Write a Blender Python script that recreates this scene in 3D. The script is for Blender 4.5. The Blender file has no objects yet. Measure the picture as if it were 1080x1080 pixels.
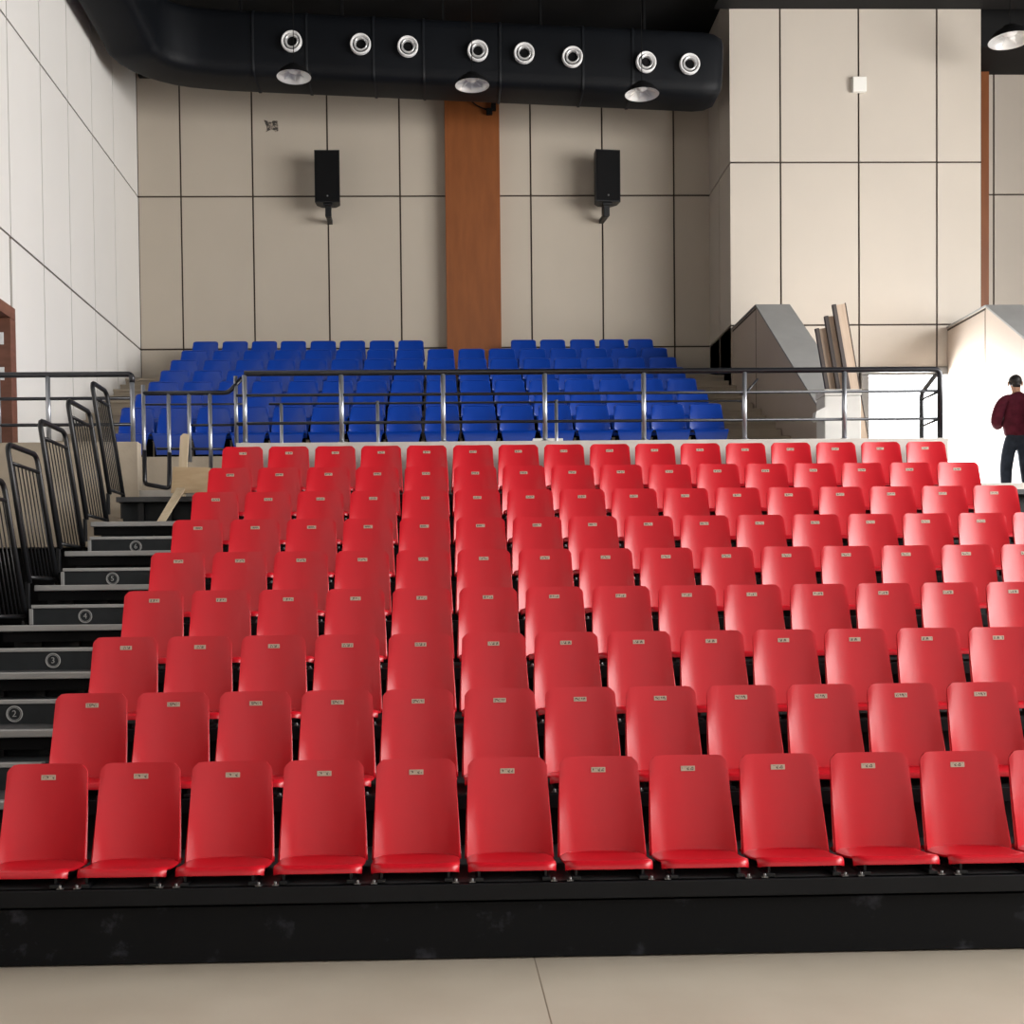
import bpy, bmesh, math, random
from mathutils import Vector, Matrix
random.seed(4)
C = bpy.context.scene.collection
EYE = 1.712
PI = math.pi

# ------------------------------------------------------------------ materials
def mat(name, col, rough=0.6, spec=0.5, metal=0.0, noise=0.0, nscale=3.0, bump=0.0, bscale=60.0, coat=0.0):
    m = bpy.data.materials.new(name); m.use_nodes = True
    nt = m.node_tree; b = nt.nodes['Principled BSDF']
    b.inputs['Base Color'].default_value = (*col, 1)
    b.inputs['Roughness'].default_value = rough
    b.inputs['Specular IOR Level'].default_value = spec
    b.inputs['Metallic'].default_value = metal
    b.inputs['Coat Weight'].default_value = coat
    tc = nt.nodes.new('ShaderNodeTexCoord')
    if noise:
        n = nt.nodes.new('ShaderNodeTexNoise'); n.inputs['Scale'].default_value = nscale
        n.inputs['Detail'].default_value = 6
        nt.links.new(tc.outputs['Object'], n.inputs['Vector'])
        r = nt.nodes.new('ShaderNodeValToRGB')
        r.color_ramp.elements[0].position = 0.3; r.color_ramp.elements[1].position = 0.7
        r.color_ramp.elements[0].color = (*[c*(1-noise) for c in col], 1)
        r.color_ramp.elements[1].color = (*[min(1, c*(1+noise)) for c in col], 1)
        nt.links.new(n.outputs['Fac'], r.inputs['Fac']); nt.links.new(r.outputs['Color'], b.inputs['Base Color'])
    if bump:
        n2 = nt.nodes.new('ShaderNodeTexNoise'); n2.inputs['Scale'].default_value = bscale
        nt.links.new(tc.outputs['Object'], n2.inputs['Vector'])
        bp = nt.nodes.new('ShaderNodeBump'); bp.inputs['Strength'].default_value = bump; bp.inputs['Distance'].default_value = 0.01
        nt.links.new(n2.outputs['Fac'], bp.inputs['Height']); nt.links.new(bp.outputs['Normal'], b.inputs['Normal'])
    return m

def smudged(name, col, col2, lo, hi, rough, scale=2.0):
    """base colour with separate pale scuffs"""
    m = mat(name, col, rough, 0.12)
    nt = m.node_tree; b = nt.nodes['Principled BSDF']
    tc = nt.nodes.new('ShaderNodeTexCoord')
    n = nt.nodes.new('ShaderNodeTexNoise'); n.inputs['Scale'].default_value = scale; n.inputs['Detail'].default_value = 8
    n.inputs['Roughness'].default_value = 0.65
    r = nt.nodes.new('ShaderNodeValToRGB'); r.color_ramp.elements[0].position = lo; r.color_ramp.elements[1].position = hi
    r.color_ramp.elements[0].color = (*col, 1); r.color_ramp.elements[1].color = (*col2, 1)
    nt.links.new(tc.outputs['Object'], n.inputs['Vector']); nt.links.new(n.outputs['Fac'], r.inputs['Fac'])
    nt.links.new(r.outputs['Color'], b.inputs['Base Color'])
    return m

def wood(name, c1, c2, rough=0.55, sc=(2, 2, 30)):
    m = mat(name, c1, rough); nt = m.node_tree; b = nt.nodes['Principled BSDF']
    tc = nt.nodes.new('ShaderNodeTexCoord'); mp = nt.nodes.new('ShaderNodeMapping'); mp.inputs['Scale'].default_value = sc
    n = nt.nodes.new('ShaderNodeTexNoise'); n.inputs['Scale'].default_value = 1.5; n.inputs['Detail'].default_value = 5
    r = nt.nodes.new('ShaderNodeValToRGB'); r.color_ramp.elements[0].position = 0.35; r.color_ramp.elements[1].position = 0.65
    r.color_ramp.elements[0].color = (*c1, 1); r.color_ramp.elements[1].color = (*c2, 1)
    nt.links.new(tc.outputs['Object'], mp.inputs['Vector']); nt.links.new(mp.outputs['Vector'], n.inputs['Vector'])
    nt.links.new(n.outputs['Fac'], r.inputs['Fac']); nt.links.new(r.outputs['Color'], b.inputs['Base Color'])
    return m

M = dict(
    red=mat('red_plastic', (0.54, 0.007, 0.017), 0.33, 0.42, bump=0.05, bscale=220),
    blue=mat('blue_plastic', (0.001, 0.04, 0.31), 0.33, 0.5),
    panel=mat('cladding_panel', (0.47, 0.415, 0.345), 0.55, 0.35, noise=0.03, nscale=0.6),
    panelw=mat('cladding_panel_lit', (0.525, 0.475, 0.415), 0.5, 0.35, noise=0.03, nscale=0.6),  # same cladding as panel; brighter light on it put into the colour
    panell=mat('cladding_panel_white', (0.75, 0.73, 0.70), 0.5, 0.35, noise=0.02, nscale=0.6),
    joint=mat('panel_joint', (0.035, 0.022, 0.014), 0.7),
    jointp=mat('panel_joint_grey', (0.10, 0.08, 0.065), 0.7),
    brown=wood('brown_column_finish', (0.20, 0.058, 0.012), (0.235, 0.072, 0.016), 0.5, (6, 6, 1)),
    brownw=wood('brown_door_wood', (0.15, 0.06, 0.035), (0.2, 0.08, 0.05), 0.5, (3, 3, 8)),
    black=mat('black_steel', (0.006, 0.0065, 0.008), 0.42, 0.4),
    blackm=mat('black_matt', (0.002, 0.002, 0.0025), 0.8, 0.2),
    stand=smudged('black_stand_panel', (0.0060, 0.0064, 0.0074), (0.05, 0.052, 0.064), 0.575, 0.72, 0.58, 3.6),
    fascia=mat('black_fascia', (0.006, 0.0065, 0.008), 0.5, 0.2, noise=0.2, nscale=3),
    deck=mat('deck_grey', (0.05, 0.05, 0.052), 0.5, 0.4, noise=0.15, nscale=8),
    step=mat('step_dark', (0.017, 0.020, 0.022), 0.55, 0.25, noise=0.15, nscale=9),
    nosing=mat('aluminium_nosing', (0.36, 0.36, 0.355), 0.38, 0.5, metal=0.35),
    rail=mat('dark_rail', (0.02, 0.021, 0.026), 0.3, 0.6, metal=0.3),
    post=mat('steel_post', (0.42, 0.44, 0.48), 0.28, 0.6, metal=0.75),
    bolt=mat('bolt_zinc', (0.16, 0.16, 0.16), 0.4, 0.5, metal=0.6),
    curb=mat('curb_concrete', (0.56, 0.53, 0.49), 0.7, 0.3, noise=0.08, nscale=6, bump=0.1),
    concrete=mat('beige_concrete', (0.40, 0.34, 0.265), 0.75, 0.25, noise=0.12, nscale=2.5, bump=0.15, bscale=30),
    grey=mat('grey_coping', (0.27, 0.27, 0.265), 0.6, 0.3, noise=0.06, nscale=3),
    parapet=mat('parapet_panel', (0.46, 0.385, 0.32), 0.55, 0.35, noise=0.04, nscale=0.8),
    duct=mat('black_duct', (0.0035, 0.0045, 0.0065), 0.55, 0.2, noise=0.2, nscale=1.2),
    ceil=mat('ceiling_black', (0.006, 0.006, 0.0065), 0.7, 0.3, noise=0.3, nscale=1.5),
    pipe=mat('grey_pipe', (0.13, 0.13, 0.14), 0.4, 0.5),
    white=mat('white_enamel', (0.80, 0.80, 0.80), 0.35, 0.5),
    lampin=mat('lamp_reflector', (0.72, 0.72, 0.72), 0.28, 0.5, metal=0.5),
    whitep=mat('white_plastic', (0.78, 0.77, 0.73), 0.5, 0.4),
    paper=mat('white_board', (0.72, 0.71, 0.68), 0.7, 0.2, noise=0.05, nscale=4),
    plywood=wood('plywood', (0.40, 0.28, 0.155), (0.47, 0.345, 0.205), 0.6, (3, 3, 14)),
    pine=wood('pine', (0.50, 0.40, 0.265), (0.57, 0.47, 0.33), 0.6, (14, 14, 2)),
    tan=wood('tan_board', (0.46, 0.34, 0.25), (0.53, 0.41, 0.31), 0.55, (14, 14, 2)),
    darkedge=mat('dark_edge_band', (0.05, 0.036, 0.032), 0.5),
    mark=smudged('scuff_mark', (0.055, 0.05, 0.046), (0.34, 0.29, 0.24), 0.46, 0.58, 0.8, 26),
    skin=mat('skin', (0.50, 0.29, 0.20), 0.5, 0.4),
    hair=mat('black_hair', (0.012, 0.010, 0.010), 0.5, 0.4, noise=0.4, nscale=40),
    maroon=mat('maroon_knit', (0.085, 0.010, 0.022), 0.85, 0.2, noise=0.25, nscale=14, bump=0.3, bscale=120),
    jeans=mat('dark_denim', (0.028, 0.038, 0.058), 0.85, 0.2, noise=0.35, nscale=10, bump=0.2, bscale=150),
    shoe=mat('dark_shoe', (0.02, 0.018, 0.017), 0.5),
    eyew=mat('eye_white', (0.7, 0.68, 0.65), 0.3), lip=mat('lips', (0.35, 0.13, 0.11), 0.5),
    glass=mat('door_glass', (0.30, 0.33, 0.36), 0.1, 0.6),
    paint=mat('emblem_paint', (0.33, 0.33, 0.32), 0.6),
    hallfloor=None)

def floor_mat():
    m = mat('beige_floor', (0.50, 0.43, 0.34), 0.30, 0.45)
    nt = m.node_tree; b = nt.nodes['Principled BSDF']; tc = nt.nodes.new('ShaderNodeTexCoord')
    n = nt.nodes.new('ShaderNodeTexNoise'); n.inputs['Scale'].default_value = 1.6; n.inputs['Detail'].default_value = 8
    r = nt.nodes.new('ShaderNodeValToRGB'); r.color_ramp.elements[0].position = 0.3; r.color_ramp.elements[1].position = 0.7
    r.color_ramp.elements[0].color = (0.47, 0.41, 0.33, 1); r.color_ramp.elements[1].color = (0.53, 0.47, 0.385, 1)
    nt.links.new(tc.outputs['Object'], n.inputs['Vector']); nt.links.new(n.outputs['Fac'], r.inputs['Fac'])
    # joints of the sheet flooring: one line across depth every 2 m
    sx = nt.nodes.new('ShaderNodeSeparateXYZ'); nt.links.new(tc.outputs['Object'], sx.inputs[0])
    a = nt.nodes.new('ShaderNodeMath'); a.operation = 'SUBTRACT'; a.inputs[1].default_value = 0.428
    nt.links.new(sx.outputs['X'], a.inputs[0])
    pm = nt.nodes.new('ShaderNodeMath'); pm.operation = 'PINGPONG'; pm.inputs[1].default_value = 2.0
    nt.links.new(a.outputs[0], pm.inputs[0])
    lt = nt.nodes.new('ShaderNodeMath'); lt.operation = 'LESS_THAN'; lt.inputs[1].default_value = 0.0035
    nt.links.new(pm.outputs[0], lt.inputs[0])
    mx = nt.nodes.new('ShaderNodeMix'); mx.data_type = 'RGBA'
    nt.links.new(lt.outputs[0], mx.inputs['Factor']); nt.links.new(r.outputs['Color'], mx.inputs['A'])
    mx.inputs['B'].default_value = (0.24, 0.19, 0.14, 1)
    nt.links.new(mx.outputs['Result'], b.inputs['Base Color'])
    return m
M['hallfloor'] = floor_mat()

def plate_mat():
    m = mat('number_plate', (0.62, 0.50, 0.36), 0.45)
    nt = m.node_tree; b = nt.nodes['Principled BSDF']; tc = nt.nodes.new('ShaderNodeTexCoord')
    oi = nt.nodes.new('ShaderNodeObjectInfo')
    mp = nt.nodes.new('ShaderNodeMapping'); mp.inputs['Scale'].default_value = (120, 30, 75)
    nt.links.new(tc.outputs['Object'], mp.inputs['Vector']); nt.links.new(oi.outputs['Location'], mp.inputs['Location'])
    n = nt.nodes.new('ShaderNodeTexNoise'); n.inputs['Scale'].default_value = 1.0; n.inputs['Detail'].default_value = 1
    nt.links.new(mp.outputs['Vector'], n.inputs['Vector'])
    r = nt.nodes.new('ShaderNodeValToRGB'); r.color_ramp.elements[0].position = 0.44; r.color_ramp.elements[1].position = 0.52
    r.color_ramp.elements[0].color = (0.10, 0.07, 0.05, 1); r.color_ramp.elements[1].color = (0.47, 0.38, 0.29, 1)
    nt.links.new(n.outputs['Fac'], r.inputs['Fac'])
    # a plain rim round the printed field
    sx = nt.nodes.new('ShaderNodeSeparateXYZ'); nt.links.new(tc.outputs['Object'], sx.inputs[0])
    ab = nt.nodes.new('ShaderNodeMath'); ab.operation = 'ABSOLUTE'; nt.links.new(sx.outputs['X'], ab.inputs[0])
    gt = nt.nodes.new('ShaderNodeMath'); gt.operation = 'GREATER_THAN'; gt.inputs[1].default_value = 0.03; nt.links.new(ab.outputs[0], gt.inputs[0])
    az = nt.nodes.new('ShaderNodeMath'); az.operation = 'ABSOLUTE'; nt.links.new(sx.outputs['Z'], az.inputs[0])
    gz = nt.nodes.new('ShaderNodeMath'); gz.operation = 'GREATER_THAN'; gz.inputs[1].default_value = 0.0085; nt.links.new(az.outputs[0], gz.inputs[0])
    mxm = nt.nodes.new('ShaderNodeMath'); mxm.operation = 'MAXIMUM'; nt.links.new(gt.outputs[0], mxm.inputs[0]); nt.links.new(gz.outputs[0], mxm.inputs[1])
    mx = nt.nodes.new('ShaderNodeMix'); mx.data_type = 'RGBA'; nt.links.new(mxm.outputs[0], mx.inputs['Factor'])
    nt.links.new(r.outputs['Color'], mx.inputs['A']); mx.inputs['B'].default_value = (0.47, 0.38, 0.29, 1)
    nt.links.new(mx.outputs['Result'], b.inputs['Base Color'])
    return m
M['plate'] = plate_mat()

# ------------------------------------------------------------------ mesh helpers
def box(bm, x0, x1, y0, y1, z0, z1, mi=0, bev=0.0, seg=2):
    vs = [bm.verts.new((x, y, z)) for x in (x0, x1) for y in (y0, y1) for z in (z0, z1)]
    idx = [(0, 1, 3, 2), (4, 6, 7, 5), (0, 4, 5, 1), (2, 3, 7, 6), (0, 2, 6, 4), (1, 5, 7, 3)]
    fs = []
    for i in idx:
        f = bm.faces.new([vs[j] for j in i]); f.material_index = mi; fs.append(f)
    if bev:
        es = list({e for f in fs for e in f.edges})
        r = bmesh.ops.bevel(bm, geom=es, offset=bev, segments=seg, affect='EDGES', profile=0.5)
        for f in r['faces']: f.material_index = mi
    return vs

def prism(bm, pts, axis, a, b, mi=0):
    """extrude polygon pts (2D) along axis from a to b. axis x: pts=(y,z); y: (x,z); z: (x,y)"""
    def P(p, t):
        return {'x': (t, p[0], p[1]), 'y': (p[0], t, p[1]), 'z': (p[0], p[1], t)}[axis]
    A = [bm.verts.new(P(p, a)) for p in pts]; B = [bm.verts.new(P(p, b)) for p in pts]
    fs = [bm.faces.new(A), bm.faces.new(B[::-1])]
    n = len(pts)
    for i in range(n): fs.append(bm.faces.new((A[i], B[i], B[(i+1) % n], A[(i+1) % n])))
    for f in fs: f.material_index = mi
    bmesh.ops.recalc_face_normals(bm, faces=fs)
    return fs

def tube(bm, pts, r, n=8, mi=0, closed=False, cap=True, smooth=True, radii=None):
    pts = [Vector(p) for p in pts]; N = len(pts); rings = []
    up = None
    for i, p in enumerate(pts):
        if closed: t = (pts[(i+1) % N]-pts[i-1]).normalized()
        elif i == 0: t = (pts[1]-p).normalized()
        elif i == N-1: t = (p-pts[i-1]).normalized()
        else: t = ((pts[i+1]-p).normalized()+(p-pts[i-1]).normalized()).normalized()
        if up is None:
            up = Vector((0, 0, 1)) if abs(t.z) < 0.9 else Vector((0, 1, 0))
        s = t.cross(up).normalized(); up = s.cross(t).normalized()
        rr = radii[i] if radii else r
        if 0 < i < N-1 and not closed:
            d = (pts[i+1]-p).normalized().dot((p-pts[i-1]).normalized()); k = 1.0/max(0.6, math.sqrt((1+d)/2))
        else: k = 1
        rings.append([bm.verts.new(p + (s*math.cos(2*PI*j/n)*1 + up*math.sin(2*PI*j/n))*rr*(k if False else 1)) for j in range(n)])
    fs = []
    for i in range(N if closed else N-1):
        a, b = rings[i], rings[(i+1) % N]
        for j in range(n):
            fs.append(bm.faces.new((a[j], a[(j+1) % n], b[(j+1) % n], b[j])))
    if cap and not closed:
        fs.append(bm.faces.new(rings[0][::-1])); fs.append(bm.faces.new(rings[-1]))
    for f in fs: f.material_index = mi; f.smooth = smooth and len(f.verts) == 4
    return fs

def rounded(pts, rad, n=5):
    """polyline with rounded corners"""
    pts = [Vector(p) for p in pts]; out = [pts[0]]
    for i in range(1, len(pts)-1):
        p = pts[i]; a = pts[i-1]-p; b = pts[i+1]-p
        d = min(rad, a.length*0.49, b.length*0.49)
        A = p+a.normalized()*d; B = p+b.normalized()*d
        for k in range(n+1):
            t = k/n; out.append((1-t)**2*A+2*t*(1-t)*p+t*t*B)
    out.append(pts[-1]); return out

def lathe(bm, prof, n=24, center=(0, 0, 0), axis='z', mi=0, cap=False):
    """revolve (r,h) profile"""
    c = Vector(center); rings = []
    for r, h in prof:
        ring = []
        for j in range(n):
            a = 2*PI*j/n; u, v = r*math.cos(a), r*math.sin(a)
            p = {'z': (u, v, h), 'y': (u, h, v), 'x': (h, u, v)}[axis]
            ring.append(bm.verts.new(c+Vector(p)))
        rings.append(ring)
    fs = []
    for a, b in zip(rings, rings[1:]):
        for j in range(n):
            fs.append(bm.faces.new((a[j], a[(j+1) % n], b[(j+1) % n], b[j])))
    if cap: fs.append(bm.faces.new(rings[0])); fs.append(bm.faces.new(rings[-1]))
    for f in fs: f.material_index = mi; f.smooth = True
    bmesh.ops.recalc_face_normals(bm, faces=fs)

def sheet(bm, G, th, mi=0):
    """solid sheet from a grid of points, thickness th to the back side, rounded rim"""
    R, K = len(G), len(G[0]); G = [[Vector(p) for p in row] for row in G]
    def nrm(i, j):
        du = G[i][min(j+1, K-1)]-G[i][max(j-1, 0)]; dv = G[min(i+1, R-1)][j]-G[max(i-1, 0)][j]
        return du.cross(dv).normalized()
    Nn = [[nrm(i, j) for j in range(K)] for i in range(R)]
    F = [[bm.verts.new(G[i][j]) for j in range(K)] for i in range(R)]
    B = [[bm.verts.new(G[i][j]+Nn[i][j]*th) for j in range(K)] for i in range(R)]
    fs = []
    for i in range(R-1):
        for j in range(K-1):
            fs.append(bm.faces.new((F[i][j], F[i+1][j], F[i+1][j+1], F[i][j+1])))
            fs.append(bm.faces.new((B[i][j], B[i][j+1], B[i+1][j+1], B[i+1][j])))
    loop = [(0, j) for j in range(K)]+[(i, K-1) for i in range(1, R)]+[(R-1, j) for j in range(K-2, -1, -1)]+[(i, 0) for i in range(R-2, 0, -1)]
    cx = sum((G[i][j] for i, j in loop), Vector())/len(loop)
    mid = []
    for i, j in loop:
        p = G[i][j]+Nn[i][j]*th*0.5; o = (p-cx); o -= Nn[i][j]*o.dot(Nn[i][j]); o.normalize()
        mid.append(bm.verts.new(p+o*th*0.32))
    L = len(loop)
    sharp = []
    for k in range(L):
        i, j = loop[k]; i2, j2 = loop[(k+1) % L]
        fs.append(bm.faces.new((F[i][j], F[i2][j2], mid[(k+1) % L], mid[k])))
        fs.append(bm.faces.new((mid[k], mid[(k+1) % L], B[i2][j2], B[i][j])))
        sharp += [bm.edges.get((F[i][j], F[i2][j2])), bm.edges.get((B[i][j], B[i2][j2]))]
    for e in sharp: e.smooth = False
    for f in fs: f.smooth = True; f.material_index = mi
    bmesh.ops.recalc_face_normals(bm, faces=fs)

def mesh(name, build, mats, smooth_angle=None):
    bm = bmesh.new(); build(bm)
    me = bpy.data.meshes.new(name); bm.to_mesh(me); bm.free()
    for m in (mats if isinstance(mats, (list, tuple)) else [mats]): me.materials.append(m)
    return me

def obj(name, me, parent=None, loc=(0, 0, 0), rot=(0, 0, 0)):
    o = bpy.data.objects.new(name, me); C.objects.link(o)
    o.location = loc; o.rotation_euler = rot
    if parent: o.parent = parent
    return o

def tag(o, label, cat, group=None):
    o['label'] = label; o['category'] = cat
    if group: o['group'] = group
    return o

def thing(name, label, cat, loc=(0, 0, 0), rz=0.0, group=None):
    o = obj(name, None, None, loc, (0, 0, rz)); return tag(o, label, cat, group)

def struct(name, build, mats, label=None):
    o = obj(name, mesh(name, build, mats)); o['kind'] = 'structure'
    if label: o['label'] = label
    return o

ORD = ['', 'first', 'second', 'third', 'fourth', 'fifth', 'sixth', 'seventh', 'eighth', 'ninth', 'tenth', 'eleventh', 'twelfth', 'thirteenth', 'fourteenth', 'fifteenth', 'sixteenth']

# ------------------------------------------------------------------ camera
f, xp, yp, yaw, pit, roll = 1250, 498.33, 677.72, .02413, -.02581, -.01106
R0 = Vector((math.cos(yaw), -math.sin(yaw), 0)); F0 = Vector((math.sin(yaw), math.cos(yaw), 0))
FW = F0*math.cos(pit)+Vector((0, 0, math.sin(pit))); U0 = -F0*math.sin(pit)+Vector((0, 0, math.cos(pit)))
RT = R0*math.cos(roll)+U0*math.sin(roll); UP = -R0*math.sin(roll)+U0*math.cos(roll)
cd = bpy.data.cameras.new('camera'); cam = bpy.data.objects.new('camera', cd); C.objects.link(cam)
mw = Matrix((RT, UP, -FW)).transposed().to_4x4(); mw.translation = Vector((0, 0, EYE)); cam.matrix_world = mw
cd.sensor_fit = 'HORIZONTAL'; cd.sensor_width = 36; cd.lens = f/1080*36
cd.shift_x = (540-xp)/1080; cd.shift_y = (yp-540)/1080; cd.clip_end = 200
bpy.context.scene.camera = cam
def project(p):
    p = Vector(p)-Vector((0, 0, EYE)); d = p.dot(FW)
    return xp+f*p.dot(RT)/d, yp-f*p.dot(UP)/d

# ------------------------------------------------------------------ setting
XL, XR, YB, YF, ZC = -4.99, 13.0, 20.0, -9.0, 11.32      # walls, ceiling
LAND = 3.05                                               # upper landing
YL = 12.78                                                # front edge of the landing
TY, TD, TZ, TR = 14.70, 0.717, 3.66, 0.30                 # blue tiers: front, depth, height, rise
PX = 4.56                                                 # parapet beside the blue tiers
S1, S2 = 6.14, 8.66                                       # horizontal cladding joints

def panels(bm, us, vs, put, gap=0.028, mi=0):
    for a, b in zip(us, us[1:]):
        for c, d in zip(vs, vs[1:]):
            put(bm, a+gap/2, b-gap/2, c+gap/2, d-gap/2, mi)
zs = [LAND-0.6, 3.62, S1, S2, ZC+0.02]

struct('floor', lambda bm: box(bm, XL-.3, XR+.3, YF, YB+.3, -.2, 0), M['hallfloor'])
struct('ceiling', lambda bm: box(bm, XL-.3, XR+.3, YF, YB+.3, ZC, ZC+.2), M['ceil'])

def wb(bm):
    box(bm, XL-.3, PX+.1, YB, YB+.25, 0, ZC, 1)
    put = lambda bm, a, b, c, d, mi: box(bm, a, b, YB-.02, YB+.01, c, d, mi)
    panels(bm, [XL, -4.28, -3.09, -1.845, -.644, .15], zs, put)
    panels(bm, [.97, 1.54, 2.74, 3.945, PX+.02], zs, put)
struct('wall_back', wb, [M['panel'], M['joint']], 'beige panelled back wall behind the blue seats')

def wl(bm):
    dy0, dy1, dz = 13.0, 14.0, 5.22                       # door opening
    def seg(y0, y1, z0, z1): box(bm, XL-.3, XL-.02, y0, y1, z0, z1, 1)
    seg(YF, dy0, 0, ZC); seg(dy1, YB+.25, 0, ZC); seg(dy0, dy1, dz, ZC); seg(dy0, dy1, 0, LAND)
    ys = [YF, -6.9, -4.6, -2.2, 0.1, 2.4, 4.7, 7.05, 9.4, 11.75, 12.95, 14.06, 15.2, 16.3, 17.42, 18.55, YB]
    for a, b in zip(ys, ys[1:]):
        for c, d in zip([LAND-.6, S1, S2, ZC-.42], [S1, S2, ZC-.42, ZC]):
            if a > 12.9 and a < 13 and c < S1:
                box(bm, XL-.03, XL, dy0+1.06, b-.006, c+.012, d-.012, 0) if b-dy0-1.06 > .02 else None
                box(bm, XL-.03, XL, dy0, dy1, dz, d-.012, 0)
                continue
            if d > ZC-.1: continue
            box(bm, XL-.03, XL, a+.013, b-.013, c+.014, d-.014, 0)
struct('wall_left', wl, [M['panell'], M['jointp']], 'pale panelled left wall')
struct('trim_1', lambda bm: box(bm, XL, XL+.06, YF, YB-.02, ZC-.42, ZC), M['brownw'], 'dark brown band along the top of the left wall')

# right hand block, its inner face, the recess beyond it
BY = 18.55
def wr(bm):
    put = lambda bm, a, b, c, d, mi: box(bm, a, b, BY-.02, BY+.01, c, d, mi)
    box(bm, PX+.02, 8.50, BY, BY+.2, 5.46, ZC, 1)
    panels(bm, [PX-.034, 5.33, 6.56, 7.79, 8.50], [5.47, S1, S2, ZC+.02], put)
    box(bm, PX+.02, 6.60, BY, BY+.2, 0, 5.46, 1); box(bm, 8.02, 8.50, BY, BY+.2, 0, 5.46, 1)
    panels(bm, [PX-.034, 5.33, 6.56], [LAND, 5.47], put)
    box(bm, PX+.0, PX+.06, BY+.0, YB, 0, ZC, 1)
    putx = lambda bm, a, b, c, d, mi: box(bm, PX-.02, PX+.01, a, b, c, d, mi)
    panels(bm, [BY-.02, 19.27, YB], [4.4, S1, S2, ZC+.02], putx)
    box(bm, 8.44, 8.50, BY, YB, 0, ZC, 1)
struct('wall_right_block', wr, [M['panelw'], M['joint']], 'pale panelled block beside the blue seats')
def wrec(bm):
    box(bm, 8.5, XR+.2, YB, YB+.2, 0, ZC, 1)
    panels(bm, [8.5, 9.37, 10.6, 11.8, XR], zs, lambda bm, a, b, c, d, mi: box(bm, a, b, YB-.02, YB+.01, c, d, mi))
struct('wall_recess', wrec, [M['panelw'], M['joint']], 'pale panelled wall in the recess at the right edge')
def rw(bm):                                              # right wall with a long band of windows
    w0, w1, h0, h1 = -2.0, 14.0, 3.6, 9.0
    box(bm, XR, XR+.25, YF, YB, 0, h0); box(bm, XR, XR+.25, YF, YB, h1, ZC)
    box(bm, XR, XR+.25, YF, w0, h0, h1); box(bm, XR, XR+.25, w1, YB, h0, h1); box(bm, XR+.26, XR+.3, YF, YB, 0, ZC)
    for i in range(1, 9):
        y = w0+(w1-w0)*i/9; box(bm, XR, XR+.2, y-.08, y+.08, h0, h1)
struct('wall_right', rw, M['panelw'])
def fw(bm):
    w0, w1, h0, h1 = -3.5, 11.5, 3.0, 9.0
    box(bm, XL-.3, XR+.2, YF-.25, YF, 0, h0); box(bm, XL-.3, XR+.2, YF-.25, YF, h1, ZC)
    box(bm, XL-.3, w0, YF-.25, YF, h0, h1); box(bm, w1, XR+.2, YF-.25, YF, h0, h1); box(bm, XL-.3, XR+.2, YF-.3, YF-.26, 0, ZC)
    for i in range(1, 6):
        x = w0+(w1-w0)*i/6; box(bm, x-.08, x+.08, YF-.2, YF, h0, h1)
struct('wall_front', fw, M['panelw'])

struct('column_1', lambda bm: box(bm, .11, 1.015, YB-.22, YB, 4.5, ZC, bev=.004), M['brown'], 'orange brown column in the middle of the back wall')
struct('column_2', lambda bm: box(bm, 8.72, 9.235, YB-.14, YB, LAND, ZC, bev=.004), M['brown'], 'orange brown column at the right recess')

# landing, curbs
def land(bm):
    box(bm, XL, XR, YL, TY+.2, LAND-.12, LAND, 0)
    box(bm, PX, XR, TY, YB, LAND-.12, LAND, 0)
struct('landing', land, M['curb'], 'grey landing between the red and the blue seats')
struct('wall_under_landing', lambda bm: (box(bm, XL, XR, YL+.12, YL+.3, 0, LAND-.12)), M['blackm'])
struct('curb_main', lambda bm: box(bm, -2.2, 5.5, YL-.005, YL+.16, LAND-.1, 3.545, bev=.008), M['curb'], 'pale curb under the long railing')
struct('curb_left', lambda bm: box(bm, XL, -3.235, YL-.03, YL+.13, 2.45, 3.565, bev=.008), M['concrete'], 'pale curb wall by the left wall')

# blue tiers, concrete with half steps in both stairs
def tiers(bm):
    pts = [(TY, LAND)]
    for k in range(7):
        pts += [(TY+TD*k, TZ+TR*k), (TY+TD*(k+1), TZ+TR*k)] if k < 6 else [(TY+TD*k, TZ+TR*k), (YB, TZ+TR*k)]
    pts.append((YB, LAND))
    prism(bm, pts, 'x', XL, PX)
struct('seating_tiers', tiers, M['concrete'], 'beige concrete tiers carrying the blue seats')
def halves(x0, x1):
    def b(bm):
        box(bm, x0, x1, TY-.72, TY-.01, LAND, LAND+.2); box(bm, x0, x1, TY-.36, TY-.01, LAND+.2, LAND+.4)
        for k in range(6):
            y = TY+TD*(k+1); z = TZ+TR*k
            box(bm, x0, x1, y-.34, y, z, z+TR/2, bev=.006)
            box(bm, x0, x1, y-.02, y+.36, z+TR-.03, z+TR+.004)
        y = TY+TD*6; z = TZ+TR*6
        box(bm, x0, x1, YB-.32, YB-.021, z, z+TR/2, bev=.006)
    return b
struct('stair_steps_left', halves(XL, -4.14), M['concrete'], 'beige half steps between the left wall and the blue seats')
struct('stair_steps_right', halves(3.62, PX-.021), M['concrete'], 'beige half steps between the blue seats and the parapet')

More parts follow.
